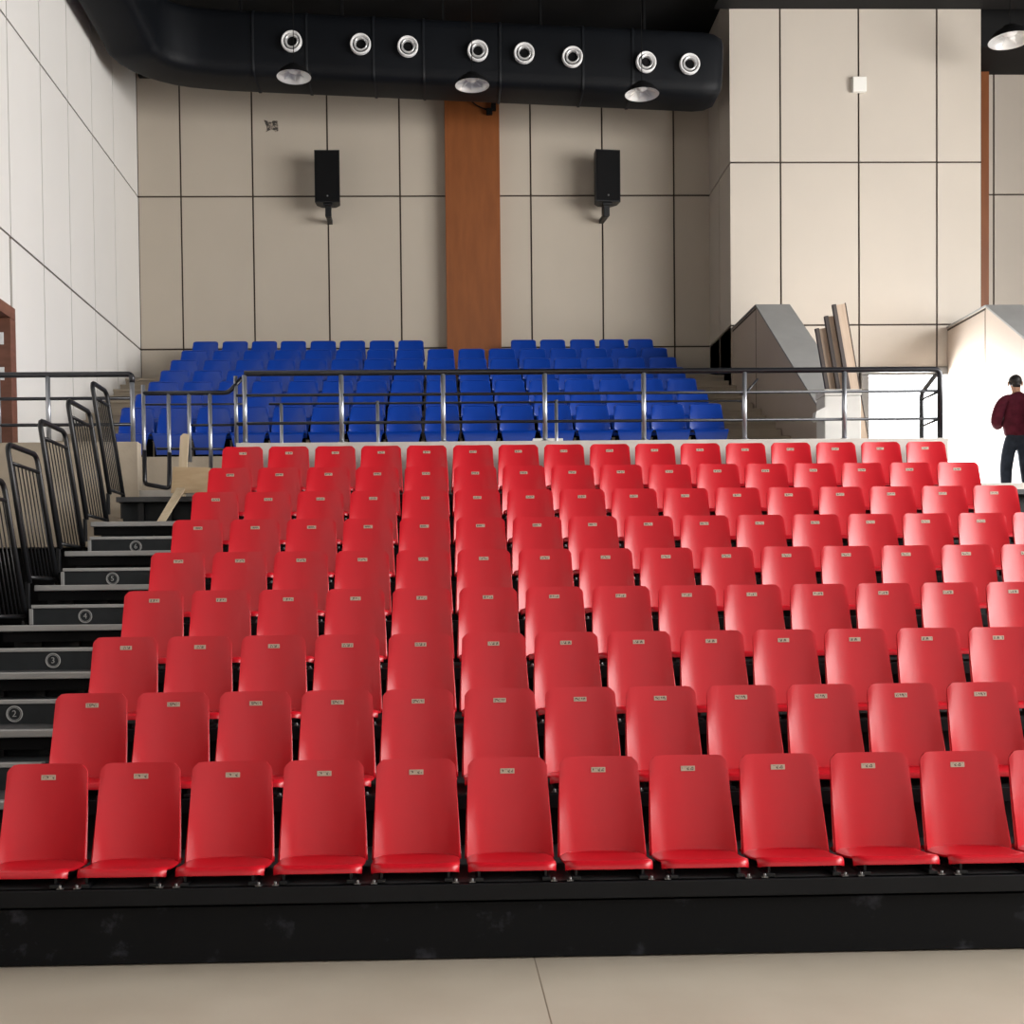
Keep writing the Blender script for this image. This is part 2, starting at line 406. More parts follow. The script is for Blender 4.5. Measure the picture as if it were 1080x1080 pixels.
# sloping stair parapets with grey coping
def parapet(x0, x1, yk, yend, ztop, y0, z0):
    def b(bm):
        prof = [(y0, LAND-.1), (y0, z0), (yk, ztop), (yend, ztop), (yend, LAND-.1)]
        prism(bm, prof, 'x', x0, x1, 0)
        n = Vector((-(ztop-z0), yk-y0)).normalized()*.03
        prism(bm, [(y0, z0), (yk, ztop), (yend, ztop), (yend, ztop+.025), (yk-.01, ztop+.025), (y0+n.x*.8, z0+n.y*.8)], 'x', x0-.015, x1+.015, 1)
        # joints on both long faces
        for yy in ((yk+.02, yend-1.0) if yend-yk > 2 else (yk+.02,)):
            box(bm, x0-.002, x1+.002, yy-.009, yy+.009, LAND, ztop-.01, 2)
        zz = ztop-.045
        box(bm, x0-.002, x1+.002, yk, yend-.01, zz, zz+.03, 2)
    return b
struct('stair_parapet_left', parapet(PX, 5.03, 17.11, BY-.03, 6.075, 14.0, 3.935), [M['parapet'], M['grey'], M['joint']], 'sloping parapet with grey coping beside the blue seats')
def low_face(bm):
    box(bm, PX-.02, PX+.0, BY-.03, YB-.02, LAND, 6.12)
struct('wall_stair_side', low_face, M['parapet'])
struct('stair_parapet_right', parapet(7.95, 8.47, 17.2, BY-.03, 6.075, 12.95, 3.38), [M['parapet'], M['grey'], M['joint']], 'sloping parapet with grey coping at the right edge')

# openings
def door_frame(bm):
    box(bm, 6.585, 6.70, BY-.05, BY+.2, LAND, 5.36); box(bm, 7.98, 8.035, BY-.05, BY+.2, LAND, 5.36)
    box(bm, 6.585, 8.035, BY-.05, BY+.2, 5.35, 5.47)
d1 = struct('door_1', door_frame, M['grey'], 'open doorway full of daylight beside the right parapet')
def door_left(bm):
    box(bm, XL-.28, XL+.03, 13.9, 14.07, LAND, 5.168, bev=.005); box(bm, XL-.28, XL+.03, 12.95, 13.1, LAND, 5.168, bev=.005)
    box(bm, XL-.28, XL+.03, 12.95, 14.07, 5.17, 5.31, bev=.005)
d2 = struct('door_2', door_left, M['brownw'], 'brown framed doorway in the left wall')
obj('door_leaf', mesh('door_leaf', lambda bm: box(bm, XL-.22, XL-.16, 13.1, 13.9, LAND, 5.17), M['glass']), d2)
def patches(bm):
    for z0, z1 in ((4.86, 5.0), (4.45, 4.6)):
        box(bm, XL-.2, XL-.05, 13.895, 13.9, z0, z1, bev=.002)
obj('strike_plate', mesh('strike_plate', patches, M['white']), d2)

# soffits at the ceiling
struct('trim_2', lambda bm: box(bm, 4.3, XR, 17.4, BY-.021, 11.02, ZC), M['ceil'], 'black soffit along the top of the pale block')
struct('trim_4', lambda bm: box(bm, XL+.06, PX-.05, YB-.12, YB-.021, 10.6, ZC), M['ceil'], 'black band along the top of the back wall')
struct('trim_3', lambda bm: box(bm, 8.51, XR, 19.0, YB-.021, 10.66, ZC), M['ceil'], 'black soffit over the right recess')

# ------------------------------------------------------------------ telescopic stand
D, RISE, N0, Z0 = .7834, .3153, 5.75, .385
SX0, SX1, SPL, SPR = -3.28, 6.30, -2.36, 5.37
YN = lambda k: N0+D*(k-1)
ZN = lambda k: Z0+RISE*(k-1)
stand = thing('telescopic_stand', 'black telescopic grandstand stepping up under the red seats', 'grandstand', (0, 0, 0))
for k in range(1, 10):
    yb = YN(k+1)+.22 if k < 9 else YL-.01
    obj('deck', mesh('deck', lambda bm: box(bm, SX0, SX1, YN(k)+.02, yb, ZN(k)-.05, ZN(k)), M['deck']), stand)
    obj('fascia', mesh('fascia', lambda bm: (box(bm, SPL if k > 1 else SX0, SPR if k > 1 else SX1, YN(k), YN(k)+.05, ZN(k)-.082, ZN(k), bev=.004)), M['fascia']), stand)
    if k > 1:
        obj('riser', mesh('riser', lambda bm: box(bm, SX0+.02, SX1-.02, YN(k)+.19, YN(k)+.21, ZN(k-1), ZN(k)-.05), M['step']), stand)
        for xa, xb in ((SX0-.02, SPL), (SPR, SX1+.02)) if k < 9 else ():
            obj('nosing', mesh('nosing', lambda bm: box(bm, xa, xb, YN(k)-.015, YN(k)+.06, ZN(k)-.042, ZN(k)+.004, bev=.006), M['nosing']), stand)['label'] = 'pale aluminium edge strip in the aisle'
            obj('edge_beam', mesh('edge_beam', lambda bm: box(bm, xa+.02, xb, YN(k)+.02, YN(k)+.07, ZN(k)-.12, ZN(k)-.042), M['blackm']), stand)
        for x in (-3.06, -2.78, -2.5):
            obj('post', mesh('post', lambda bm: box(bm, x-.03, x+.03, YN(k)+.12, YN(k)+.18, ZN(k-1), ZN(k)-.05), M['black']), stand)
obj('front_panel', mesh('front_panel', lambda bm: box(bm, SX0, SX1, YN(1)+.045, YN(1)+.075, .008, ZN(1)-.10, bev=.004), M['stand']), stand)
obj('front_recess', mesh('front_recess', lambda bm: box(bm, SX0+.05, SX1-.05, YN(1)+.12, YN(1)+.15, .0, ZN(1)-.05), M['blackm']), stand)

def glyph(txt, size):
    cu = bpy.data.curves.new('g', 'FONT'); cu.body = txt; cu.size = size; cu.align_x = 'CENTER'; cu.align_y = 'CENTER'; cu.extrude = .0015
    o = bpy.data.objects.new('g', cu); C.objects.link(o)
    dg = bpy.context.evaluated_depsgraph_get(); me = bpy.data.meshes.new_from_object(o.evaluated_get(dg))
    bpy.data.objects.remove(o); bpy.data.curves.remove(cu)
    return me
for k in range(2, 8):
    xa, xb, y0, y1, z0, z1 = -3.235, SPL, YN(k+1)-.33, min(YN(k+1)+.1, YL-.01), ZN(k), ZN(k)+.158
    s = obj('aisle_step', mesh('aisle_step', lambda bm: box(bm, xa+.03, xb, y0, y1, z0, z1-.01), M['step']), stand)
    obj('nosing', mesh('nosing', lambda bm: (box(bm, xa+.02, xb, y0-.012, y0+.05, z1-.028, z1, bev=.005)), M['nosing']), s)
    obj('side_trim', mesh('side_trim', lambda bm: (box(bm, xa, xa+.032, y0-.004, y1, z0+.004, z1-.03, bev=.004)), M['nosing']), s)
    if 3 <= k <= 7:
        cx = -2.80
        def ring(bm):
            tube(bm, [(cx+.05*math.cos(a), y0-.001, z0+.066+.05*math.sin(a)) for a in [2*PI*i/28 for i in range(28)]], .0045, 6, closed=True)
            tube(bm, [(cx+.04*math.cos(a), y0-.001, z0+.066+.04*math.sin(a)) for a in [2*PI*i/28 for i in range(28)]], .002, 6, closed=True)
        obj('emblem', mesh('emblem', ring, M['paint']), s)['label'] = 'painted double ring'
        g = glyph(str(k-1), .06); g.materials.append(M['paint'])
        obj('step_number', g, s, (cx, y0-.003, z0+.066), (PI/2, 0, 0))['label'] = 'painted step number'

# ------------------------------------------------------------------ red seats
def red_back(bm):
    G = []; NV, NU = 15, 14
    H0, H1 = .052, .555
    for i in range(NV+1):
        v = i/NV; row = []
        for j in range(NU+1):
            u = -1+2*j/NU
            uu = math.copysign(1-(1-abs(u))**1.5, u) if True else u
            hw = .220-.012*v
            # rounded top corners: squash toward superellipse
            z = H0+(H1-H0)*v
            rc = .045
            x = uu*hw
            top = H1-max(0, (abs(x)-(hw-rc)))**2/(rc*1.15)
            z = H0+(top-H0)*v
            if v > .86:
                pass
            wrap = (.022*(1-v)+.030)*abs(uu)**2.0+.022*(1-v)**1.2*max(0, (abs(uu)-.72)/.28)**1.5
            y = .405+.085*v+.02*(1-v)**6*0-wrap
            row.append((x, y, z))
        G.append(row)
    sheet(bm, G, -.016)
def red_seat(bm):
    G = []; NV, NU = 12, 14
    for i in range(NV+1):
        v = i/NV; row = []
        for j in range(NU+1):
            u = -1+2*j/NU; uu = math.copysign(1-(1-abs(u))**1.5, u)
            hw = .222-.004*v
            rc = .05; yf = .045+max(0, abs(uu*hw)-(hw-rc))**2/(rc*1.3)
            # path: back junction -> front -> roll down
            t = v
            if t < .75:
                s = t/.75; y = .43+(yf+.028-.43)*s; z = .070+.020*s-.008*math.sin(PI*s)
            else:
                a = (t-.75)/.25*PI/2*1.12; y = yf+.028-.034*math.sin(a); z = .090-.034*(1-math.cos(a))
            z += -.010*(1-abs(uu)**2)*math.sin(PI*min(1, v*1.1))-max(0, abs(uu)-.82)**2*.35
            row.append((uu*hw, y, z))
        G.append(row)
    sheet(bm, G, -.014 if False else .014)
def bracket(s):
    def b(bm):
        x = s*.165
        box(bm, x-.02, x+.02, .03, .44, 0.0, .018, bev=.002); box(bm, x-.006, x+.006, .06, .44, .01, .052)
        prism(bm, [(.40, .0), (.47, .0), (.53, .40), (.515, .40), (.43, .10), (.40, .05)], 'x', x-.008, x+.008)
    return b
def bolts(s):
    def b(bm):
        for x, y in ((s*.20, .014),):
            lathe(bm, [(0.0, .022), (.006, .022), (.008, .014), (.008, 0.002)], 8, (x, y, 0), 'z')
        box(bm, min(s*.185, s*.215), max(s*.185, s*.215), .008, .03, .001, .006)
    return b
def plate(bm):
    box(bm, -.0375, .0375, -.0015, .0015, -.0135, .0135, bev=.001)
RB, RS, RP = mesh('seat_back', red_back, M['red']), mesh('seat_pan', red_seat, M['red']), mesh('plate', plate, M['plate'])
BR = {s: mesh('bracket', bracket(s), M['black']) for s in (-1, 1)}
BO = {s: mesh('bolts', bolts(s), M['bolt']) for s in (-1, 1)}
ROWS = ['', 'front red row', 'second red row from the floor', 'third red row from the floor', 'fourth red row from the floor', 'fifth red row from the floor',
        'sixth red row from the floor', 'seventh red row from the floor', 'eighth red row from the floor', 'topmost red row']
def copy_tree(o, parent=None):
    c = o.copy(); C.objects.link(c); c.parent = parent
    for ch in o.children: copy_tree(ch, c)
    return c
proto = None
for k in range(1, 10):
    for i in range(1, 17):
        X = -2.075+.48*(i-1)
        if project((X-.22, YN(k)+.45, ZN(k)+.3))[0] > 1078: continue
        if proto is None:
            proto = o = thing('red_seat', '', 'seat')
            b_ = obj('backrest', RB, o); obj('number_plate', RP, b_, (0, .4755, .484), (-.17, 0, 0))['label'] = 'small pale number plate'
            obj('seat', RS, o)
            for s in (-1, 1):
                q = obj('bracket', BR[s], o)
                obj('bolt', BO[s], q)['label'] = 'zinc bolts'
        else:
            o = copy_tree(proto)
        o.location = (X, YN(k)+random.uniform(-.004, .004), ZN(k)+.003); o.rotation_euler = (0, 0, random.uniform(-.006, .006))
        n = 'nearest the step aisle' if i == 1 else ORD[i]+' from the step aisle'
        tag(o, f'red plastic seat in the {ROWS[k]}, {n}', 'seat', f'red seats of the {ROWS[k]}')

# ------------------------------------------------------------------ blue seats
def blue_shell(bm):
    prof = []
    for i in range(7):
        v = i/6; prof.append((.345-.05*v if False else .36-.07*v, .655-.345*v, .200+.018*v, .018+.03*v))
    prof += [(.265, .285, .220, .045), (.20, .275, .222, .03), (.10, .285, .222, .022), (.03, .293, .219, .012), (.004, .283, .214, .006),
             (-.004, .255, .208, .004), (.0, .18, .19, .004), (.006, .10, .172, .004), (.01, .03, .165, .004)]
    NU = 12; G = []
    for idx, (y, z, hw, dish) in enumerate(prof):
        row = []
        for j in range(NU+1):
            u = -1+2*j/NU; uu = math.copysign(1-(1-abs(u))**1.5, u); x = uu*hw
            yy, zz = y, z
            if idx <= 6:
                yy -= dish*abs(uu)**2.6
                zz -= max(0, abs(x)-(hw-.04))**2/.045*max(0, 1-idx/3.0)
            elif idx <= 10:
                zz += dish*abs(uu)**2.6*(1 if idx < 10 else .5)
            row.append((x, yy, zz))
        G.append(row)
    sheet(bm, G, -.012 if False else .012)
def blue_rim(bm):
    pts = [(-.196, .352, .60), (-.196, .358, .648), (-.16, .362, .664), (.16, .362, .664), (.196, .358, .648), (.196, .352, .60)]
    tube(bm, rounded(pts, .03), .009, 6)
def blue_foot(bm):
    box(bm, -.15, .15, .10, .30, 0, .012, bev=.003); box(bm, -.22, .22, .14, .2, .012, .22)
BS, BRM, BF = mesh('blue_shell', blue_shell, M['blue']), mesh('blue_rim', blue_rim, M['blue']), mesh('blue_foot', blue_foot, M['blackm'])
BROWS = ['frontmost blue row', 'second blue row', 'third blue row', 'fourth blue row', 'fifth blue row', 'sixth blue row', 'topmost blue row']
bproto = None
for k in range(7):
    xs = [-3.82+.478*i for i in range(16)] if k < 6 else [-3.80+.4755*i for i in range(8)]+[1.35+.48*i for i in range(5)]
    for i, X in enumerate(xs):
        if bproto is None:
            bproto = o = thing('blue_seat', '', 'seat')
            s_ = obj('shell', BS, o); obj('rolled_rim', BRM, s_); obj('foot', BF, o)
        else: o = copy_tree(bproto)
        o.location = (X+random.uniform(-.008, .008), TY+TD*k+.02, TZ+TR*k); o.rotation_euler = (0, 0, random.uniform(-.012, .012))
        if k == 6 and i >= 8: w = ['nearest the brown column on its right'] + [f'{ORD[j]} from the brown column on its right' for j in (2, 3, 4, 5)]; w = w[i-8]
        elif i == 0: w = 'at its left end'
        elif i == len(xs)-1 and k < 6: w = 'at its right end'
        else: w = f'{ORD[i+1]} from its left end'
        tag(o, f'blue plastic seat in the {BROWS[k]}, {w}', 'seat', f'blue seats of the {BROWS[k]}')

# ------------------------------------------------------------------ guard rails at the left end of the stand
GR = ['lowest', 'second lowest', 'middle', 'second highest', 'highest']
gz = 1.12
def gframe(bm, dy):
    lean = lambda z: -.14*z
    P = lambda y, z: (lean(z), y, z)
    pts = rounded([P(.03, .0), P(.03, gz), P(dy-.03, gz), P(dy-.03, .0)], .09, 6)
    tube(bm, pts, .023, 8)
def gpart(z, r):
    return lambda bm, dy: tube(bm, [(-.14*z, .03, z), (-.14*z, dy-.03, z)], r, 8)
for n, k in enumerate((5, 6, 7, 8, 9)):
    y = YN(k)-.075; dy = .752 if k < 9 else .58
    t = thing('guard_rail', f'black barred guard rail leaning outward beside the stand, {GR[n]} of five', 'guard rail', (SX0-.045, y, ZN(k)+.02), group='black guard rails along the left end of the stand')
    obj('frame', mesh('frame', lambda bm: gframe(bm, dy), M['black']), t)
    obj('upper_rail', mesh('upper_rail', lambda bm: gpart(.97, .016)(bm, dy), M['black']), t)
    obj('lower_rail', mesh('lower_rail', lambda bm: gpart(.05, .016)(bm, dy), M['black']), t)
    for j in range(7):
        yy = .03+(dy-.06)*(j+1)/8
        obj('bar', mesh('bar', lambda bm: tube(bm, [(-.14*.05, yy, .05), (-.14*.97, yy, .97)], .0058, 6), M['black']), t)
    for a in (.03, dy-.03): obj('socket', mesh('socket', lambda bm: box(bm, -.03, .0, a-.02, a+.02, -.2, .01, bev=.004), M['black']), t)

# ------------------------------------------------------------------ railings on the curbs
def rod(bm, a, b, r, n=8): tube(bm, [a, b], r, n)
RY = YL+.08
ZT = 4.30
rl = thing('railing', 'long steel railing on the pale curb below the blue seats', 'railing', (0, RY, 3.545))
RXE = 5.44
def toprail(bm):
    tube(bm, rounded([(-2.11, 0, ZT-3.545-.0), (RXE, 0, ZT-3.545), (RXE, .0, .0)], .08), .03, 10)
obj('top_rail', mesh('top_rail', toprail, M['rail']), rl)['label'] = 'dark top rail'
for z, nm in ((4.065, 0), (3.765, 1)):
    obj('mid_rail', mesh('mid_rail', lambda bm: rod(bm, (-2.2, 0, z-3.545), (RXE, 0, z-3.545), .016), M['rail']), rl)['label'] = 'dark thin rail'
for x in (-2.11, -1.073, .022, 1.122, 2.195, 3.294, 4.387):
    obj('post', mesh('post', lambda bm: (rod(bm, (x, 0, 0), (x, 0, ZT-3.545-.02), .026, 10), lathe(bm, [(.05, .002), (.05, .012), (.03, .018)], 12, (x, 0, 0))), M['post']), rl)['label'] = 'bright steel post'
def ret(bm):
    z1, z2 = ZT-3.545, 4.14-3.545
    tube(bm, rounded([(RXE, 0, z1-.03), (RXE, .12, z1-.04), (RXE+.02, .55, z2), (RXE+.02, .55, LAND-3.545)], .06), .026, 8)
    for z in (4.065-3.545, 3.765-3.545): rod(bm, (RXE, 0, z), (RXE+.02, .55, z), .015)
obj('return_rail', mesh('return_rail', ret, M['rail']), rl)

ll = thing('railing', 'short steel railing on the curb by the left wall', 'railing', (0, RY, 3.565))
obj('top_rail', mesh('top_rail', lambda bm: tube(bm, rounded([(XL+.02, 0, ZT-3.565), (-3.31, 0, ZT-3.565), (-3.31, 0, ZT-3.565-.09)], .07), .03, 10), M['rail']), ll)['label'] = 'dark top rail'
for z in (4.045, 3.765):
    obj('mid_rail', mesh('mid_rail', lambda bm: rod(bm, (XL+.02, 0, z-3.565), (-3.31, 0, z-3.565), .018), M['rail']), ll)
for x in (-4.735, -4.205, -3.31):
    obj('post', mesh('post', lambda bm: rod(bm, (x, 0, 0), (x, 0, ZT-3.565-(.09 if x > -3.5 else .02)), .026, 10), M['post']), ll)

hr = thing('stair_handrail', 'low bent steel handrail across the gap between the two curbs', 'railing', (0, RY+.09, LAND))
zl = 4.112-LAND
obj('top_rail', mesh('top_rail', lambda bm: tube(bm, rounded([(-3.215, 0, zl), (-2.30, 0, zl), (-2.15, 0, ZT-LAND-.03)], .05), .024, 10), M['rail']), hr)['label'] = 'dark top rail'
obj('mid_rail', mesh('mid_rail', lambda bm: rod(bm, (-3.215, 0, 3.99-LAND), (-2.13, 0, 3.99-LAND), .011), M['rail']), hr)
obj('mid_rail', mesh('mid_rail', lambda bm: rod(bm, (-2.729, 0, 3.765-LAND), (-2.13, 0, 3.765-LAND), .013), M['rail']), hr)
for x, za, zb in ((-3.215, 3.13, 4.20), (-2.945, 3.08, 4.10), (-2.725, 3.37, 4.10), (-2.5, 3.12, 4.10), (-2.22, 3.55, 4.29)):
    obj('post', mesh('post', lambda bm: rod(bm, (x, 0, za-LAND), (x, 0, zb-LAND), .022, 10), M['post']), hr)['label'] = 'bright steel post'
obj('foot_bar', mesh('foot_bar', lambda bm: tube(bm, rounded([(-3.215, 0, .45), (-3.215, 0, .085), (-2.945, -.05, .03), (-2.945, 0, .42)], .04), .024, 8), M['rail']), hr)
obj('foot_bar', mesh('foot_bar', lambda bm: tube(bm, rounded([(-2.5, 0, .46), (-2.5, 0, .07), (-2.36, 0, .075)], .04), .022, 8), M['rail']), hr)
obj('foot_bar', mesh('foot_bar', lambda bm: rod(bm, (-3.08, 0, .465), (-2.36, 0, .455), .014), M['rail']), hr)

ir = thing('railing', 'low inner railing with short posts behind the long railing', 'railing', (0, 13.9, LAND))
obj('top_rail', mesh('top_rail', lambda bm: tube(bm, [(-2.0, 0, 1.105), (3.55, 0, 1.105), (3.6, 0, 1.22), (3.72, 0, 1.36)], .014, 8), M['rail']), ir)
for x, h in ((-1.86, 1.105), (-.74, 1.13), (1.345, 1.13), (3.56, 1.36)):
    obj('post', mesh('post', lambda bm: rod(bm, (x, 0, 0), (x, 0, h), .02, 8), M['post']), ir)

# ------------------------------------------------------------------ timber in the gap
WY = 12.40
kq = WY/12.62
W2 = lambda pts: [(x*kq, (z-EYE)*kq+EYE) for x, z in pts]
tag(obj('plywood_offcut', mesh('plywood_offcut', lambda bm: prism(bm, W2([(-2.86, 3.0), (-2.50, 3.0), (-2.44, 3.03), (-2.44, 3.265), (-2.83, 3.275)]), 'y', WY-.015, WY+.004), M['plywood'])), 'light plywood board fixed across the upright slat left of the red seats', 'board')
tag(obj('timber_slat', mesh('timber_slat', lambda bm: prism(bm, W2([(-2.80, 2.935), (-2.715, 2.935), (-2.665, 3.62), (-2.72, 3.63), (-2.755, 3.60)]), 'y', WY+.006, WY+.03), M['pine'])), 'pale upright timber slat behind the plywood board', 'slat')
def prop(bm):
    A = [(-2.735, 11.42, 2.60), (-2.655, 11.42, 2.60), (-2.575, 11.96, 2.985), (-2.655, 11.96, 2.985)]
    F1 = [bm.verts.new(p) for p in A]; B1 = [bm.verts.new((x, y+.02, z-.02 if i > 1 else z)) for i, (x, y, z) in enumerate(A)]
    bm.faces.new(F1); bm.faces.new(B1[::-1])
    for i in range(4): bm.faces.new((F1[i], B1[i], B1[(i+1) % 4], F1[(i+1) % 4]))
    bmesh.ops.recalc_face_normals(bm, faces=bm.faces[:])
tag(obj('timber_slat', mesh('timber_slat', prop, M['pine'])), 'pale slanted timber slat below the plywood board', 'slat')

# ------------------------------------------------------------------ boards and cabinet right of the parapet
cb = thing('white_cabinet', 'white cabinet behind the railing in front of the grey parapet', 'cabinet', (4.52, 13.35, LAND))
obj('body', mesh('body', lambda bm: box(bm, -.19, .225, 0, .3, 0, 1.06, bev=.01), M['paper']), cb)
obj('top', mesh('top', lambda bm: box(bm, -.195, .23, -.01, .31, 1.062, 1.13, bev=.008), M['paper']), cb)
obj('flap', mesh('flap', lambda bm: prism(bm, [(-.31, .79), (-.28, .77), (-.19, .80), (-.19, .93), (-.29, .88)], 'y', -.03, .1), M['paper']), cb)
BL = ['shortest', 'middle', 'tallest']
for i, (xt, zt, yb) in enumerate(((4.49, 4.99, 13.87), (4.58, 5.12, 13.815), (4.655, 5.24, 13.76))):
    # each board leans to the left in front of the parapet's end
    ang = math.atan2(.17, 1.0); L = (zt-LAND)/math.cos(ang)
    t = thing('leaning_board', f'tan board with dark edges leaning behind the white cabinet, {BL[i]} of three', 'board', (xt+math.tan(ang)*(zt-LAND), yb, LAND), group='boards leaning behind the railing')
    t.rotation_euler = (0, -ang, 0)
    obj('face', mesh('face', lambda bm: box(bm, -.052, .052, 0, .035, .03, L, bev=.003), M['tan']), t)
    obj('edge_band', mesh('edge_band', lambda bm: box(bm, -.098, -.053, -.006, .035, .03, L+.012, bev=.003), M['darkedge']), t)
    obj('edge_band', mesh('edge_band', lambda bm: box(bm, .053, .060, -.004, .035, .03, L+.006), M['darkedge']), t)
for i, (x0, x1) in enumerate(((1.12, 1.24), (1.27, 1.49))):
    tag(obj('carton', mesh('carton', lambda bm: box(bm, x0, x1, TY-.14, TY-.03, LAND, 3.83, bev=.004), M['whitep'])), ['narrow', 'wide'][i]+' white carton standing behind the curb below the blue seats', 'box', 'white cartons behind the curb')

# ------------------------------------------------------------------ duct, nozzles, lamps, pipes
DS = -.045
def dz(x): return 10.165+DS*x                     # duct axis height at Y=18.6
def duct_path():
    pts = [(-4.45, 6.0, dz(-4.0)+.15), (-4.45, 12.0, dz(-4)+.12), (-4.45, 17.45, dz(-4)+.05)]
    for i in range(1, 9):
        a = PI/2*i/9; pts.append((-4.45+1.1*(1-math.cos(a)), 17.45+0.95*math.sin(a), dz(-3.7)))
    x = -3.2
    while x < 4.0: pts.append((x, 18.4, dz(x))); x += .75
    return pts+[(4.0, 18.4, dz(4.0)), (4.18, 18.4, dz(4.2)), (4.30, 18.4, dz(4.3)), (4.34, 18.4, dz(4.34))]
def oval_tube(bm, pts, hw, hh, n=28, scale_end=None):
    pts = [Vector(p) for p in pts]; rings = []; N = len(pts)
    for i, p in enumerate(pts):
        t = (pts[min(i+1, N-1)]-pts[max(i-1, 0)]).normalized(); s = t.cross(Vector((0, 0, 1))).normalized(); u = s.cross(t).normalized()
        k = {N-1: .70, N-2: .86, N-3: .96}.get(i, 1.0)
        ring = []
        for j in range(n):
            a = 2*PI*j/n; c, q = math.cos(a), math.sin(a)
            e = .36
            ring.append(bm.verts.new(p+s*math.copysign(abs(c)**e, c)*hw*k+u*math.copysign(abs(q)**e, q)*hh*k))
        rings.append(ring)
    for a, b in zip(rings, rings[1:]):
        for j in range(n):
            fc = bm.faces.new((a[j], a[(j+1) % n], b[(j+1) % n], b[j])); fc.smooth = True
    bm.faces.new(rings[0]); bm.faces.new(rings[-1][::-1])
    bmesh.ops.recalc_face_normals(bm, faces=bm.faces[:])
du = thing('air_duct', 'big black air duct hanging across the top of the back wall', 'duct', (0, 0, 0))
obj('duct_body', mesh('duct_body', lambda bm: oval_tube(bm, duct_path(), .40, .49), M['duct']), du)
def collar(x):
    def b(bm): oval_tube(bm, [(x-.02, 18.4, dz(x)), (x-.019, 18.4, dz(x)), (x+.019, 18.4, dz(x)), (x+.02, 18.4, dz(x)), (x+.021, 18.4, dz(x)), (x+.0215, 18.4, dz(x))], .412, .502)
    return b
for x in (-2.75, -1.95, -.95, -.2, .95, 2.2, 2.95):
    obj('seam_collar', mesh('seam_collar', collar(x), M['duct']), du)
for x in (-3.0, -1.45, .1, 1.6, 3.2):
    obj('hanger_strap', mesh('hanger_strap', lambda bm: box(bm, x-.02, x+.02, 18.58, 18.42, dz(x)+.5, ZC), M['blackm']), du)

NZ = [(-2.166, 8.531), (-1.14, 8.49), (-.435, 8.455), (.61, 8.393), (1.304, 8.358), (2.028, 8.302), (3.137, 8.226), (3.794, 8.198)]
for i, (x, z) in enumerate(NZ):
    w = ['leftmost', 'second from the left', 'third from the left', 'fourth from the left', 'fourth from the right', 'third from the right', 'second from the right', 'rightmost'][i]
    o = thing('air_nozzle', f'round white air nozzle on the black duct, {w} of eight', 'air nozzle', (x, 17.94, z+EYE), group='air nozzles on the duct'); o.rotation_euler = (0, random.uniform(-.1, .1), random.uniform(-.12, .12))
    obj('outer_ring', mesh('outer_ring', lambda bm: lathe(bm, [(.155, .03), (.155, -.015), (.147, -.03), (.132, -.028), (.120, -.005), (.116, .03)], 28, axis='y'), M['white']), o)
    obj('inner_ring', mesh('inner_ring', lambda bm: lathe(bm, [(.104, .03), (.102, -.02), (.094, -.028), (.078, -.01), (.072, .03)], 24, (.004, 0, .004), axis='y'), M['lampin']), o)
    obj('throat', mesh('throat', lambda bm: lathe(bm, [(.001, .026), (.118, .026), (.118, .032), (.001, .032)], 24, axis='y'), M['blackm']), o)

LP = [(-2.049, 17.2, 7.675, 'leftmost', 'hanging below the black duct'), (.499, 17.2, 7.554, 'middle', 'hanging below the black duct'),
      (2.943, 17.2, 7.425, 'rightmost', 'hanging below the black duct'), (8.40, 17.4, 8.29, '', '')]
for x, y, z, w, q in LP:
    lab = f'round high bay lamp {q}, {w} of three' if w else 'round high bay lamp under the soffit in the top right corner'
    o = thing('pendant_lamp', lab, 'lamp', (x, y, z+EYE), group='high bay lamps')
    k = 1.0 if w else 1.22
    obj('reflector', mesh('reflector', lambda bm: lathe(bm, [(.10*k, .12*k), (.17*k, .09*k), (.225*k, .035*k), (.24*k, 0), (.246*k, -.004), (.244*k, .004), (.232*k, .04*k), (.175*k, .098*k), (.10*k, .13*k)], 32), [M['lampin'], M['blackm']]), o)
    for p in o.children[-1].data.polygons:
        p.material_index = 1 if p.index//32 >= 4 else 0
    def spokes(bm):
        for a in range(8):
            t = a*PI/4; tube(bm, [(.05*math.cos(t)*k, .05*math.sin(t)*k, .085*k), (.21*math.cos(t)*k, .21*math.sin(t)*k, .032*k)], .004, 5)
    obj('spoke_guard', mesh('spoke_guard', spokes, M['white']), o)
    obj('lamp_core', mesh('lamp_core', lambda bm: lathe(bm, [(.001, .05*k), (.05*k, .055*k), (.09*k, .09*k), (.10*k, .12*k)], 20), M['white']), o)
    obj('housing', mesh('housing', lambda bm: lathe(bm, [(.105*k, .12*k), (.09*k, .16*k), (.04*k, .18*k), (.001, .18*k)], 20), M['blackm']), o)
    obj('stem', mesh('stem', lambda bm: tube(bm, [(0, 0, .17*k), (0, 0, ZC-EYE-z if w else 11.02-EYE-z)], .006, 8), M['blackm']), o)

for i, (y, z, x0, x1) in enumerate(((17.9, 10.98, -2.8, 4.4), (17.7, 11.13, -4.0, 4.4))):
    tag(obj('ceiling_pipe', mesh('ceiling_pipe', lambda bm: (tube(bm, [(x0, y, z+.02), (x1, y, z-.05)], .028, 8), [box(bm, x-.015, x+.015, y-.015, y+.015, z, ZC) for x in (-2.2, -.4, 1.4, 3.2)]), M['pipe'])), ['lower', 'upper'][i]+' thin grey pipe running above the black duct', 'pipe', 'ceiling pipes')
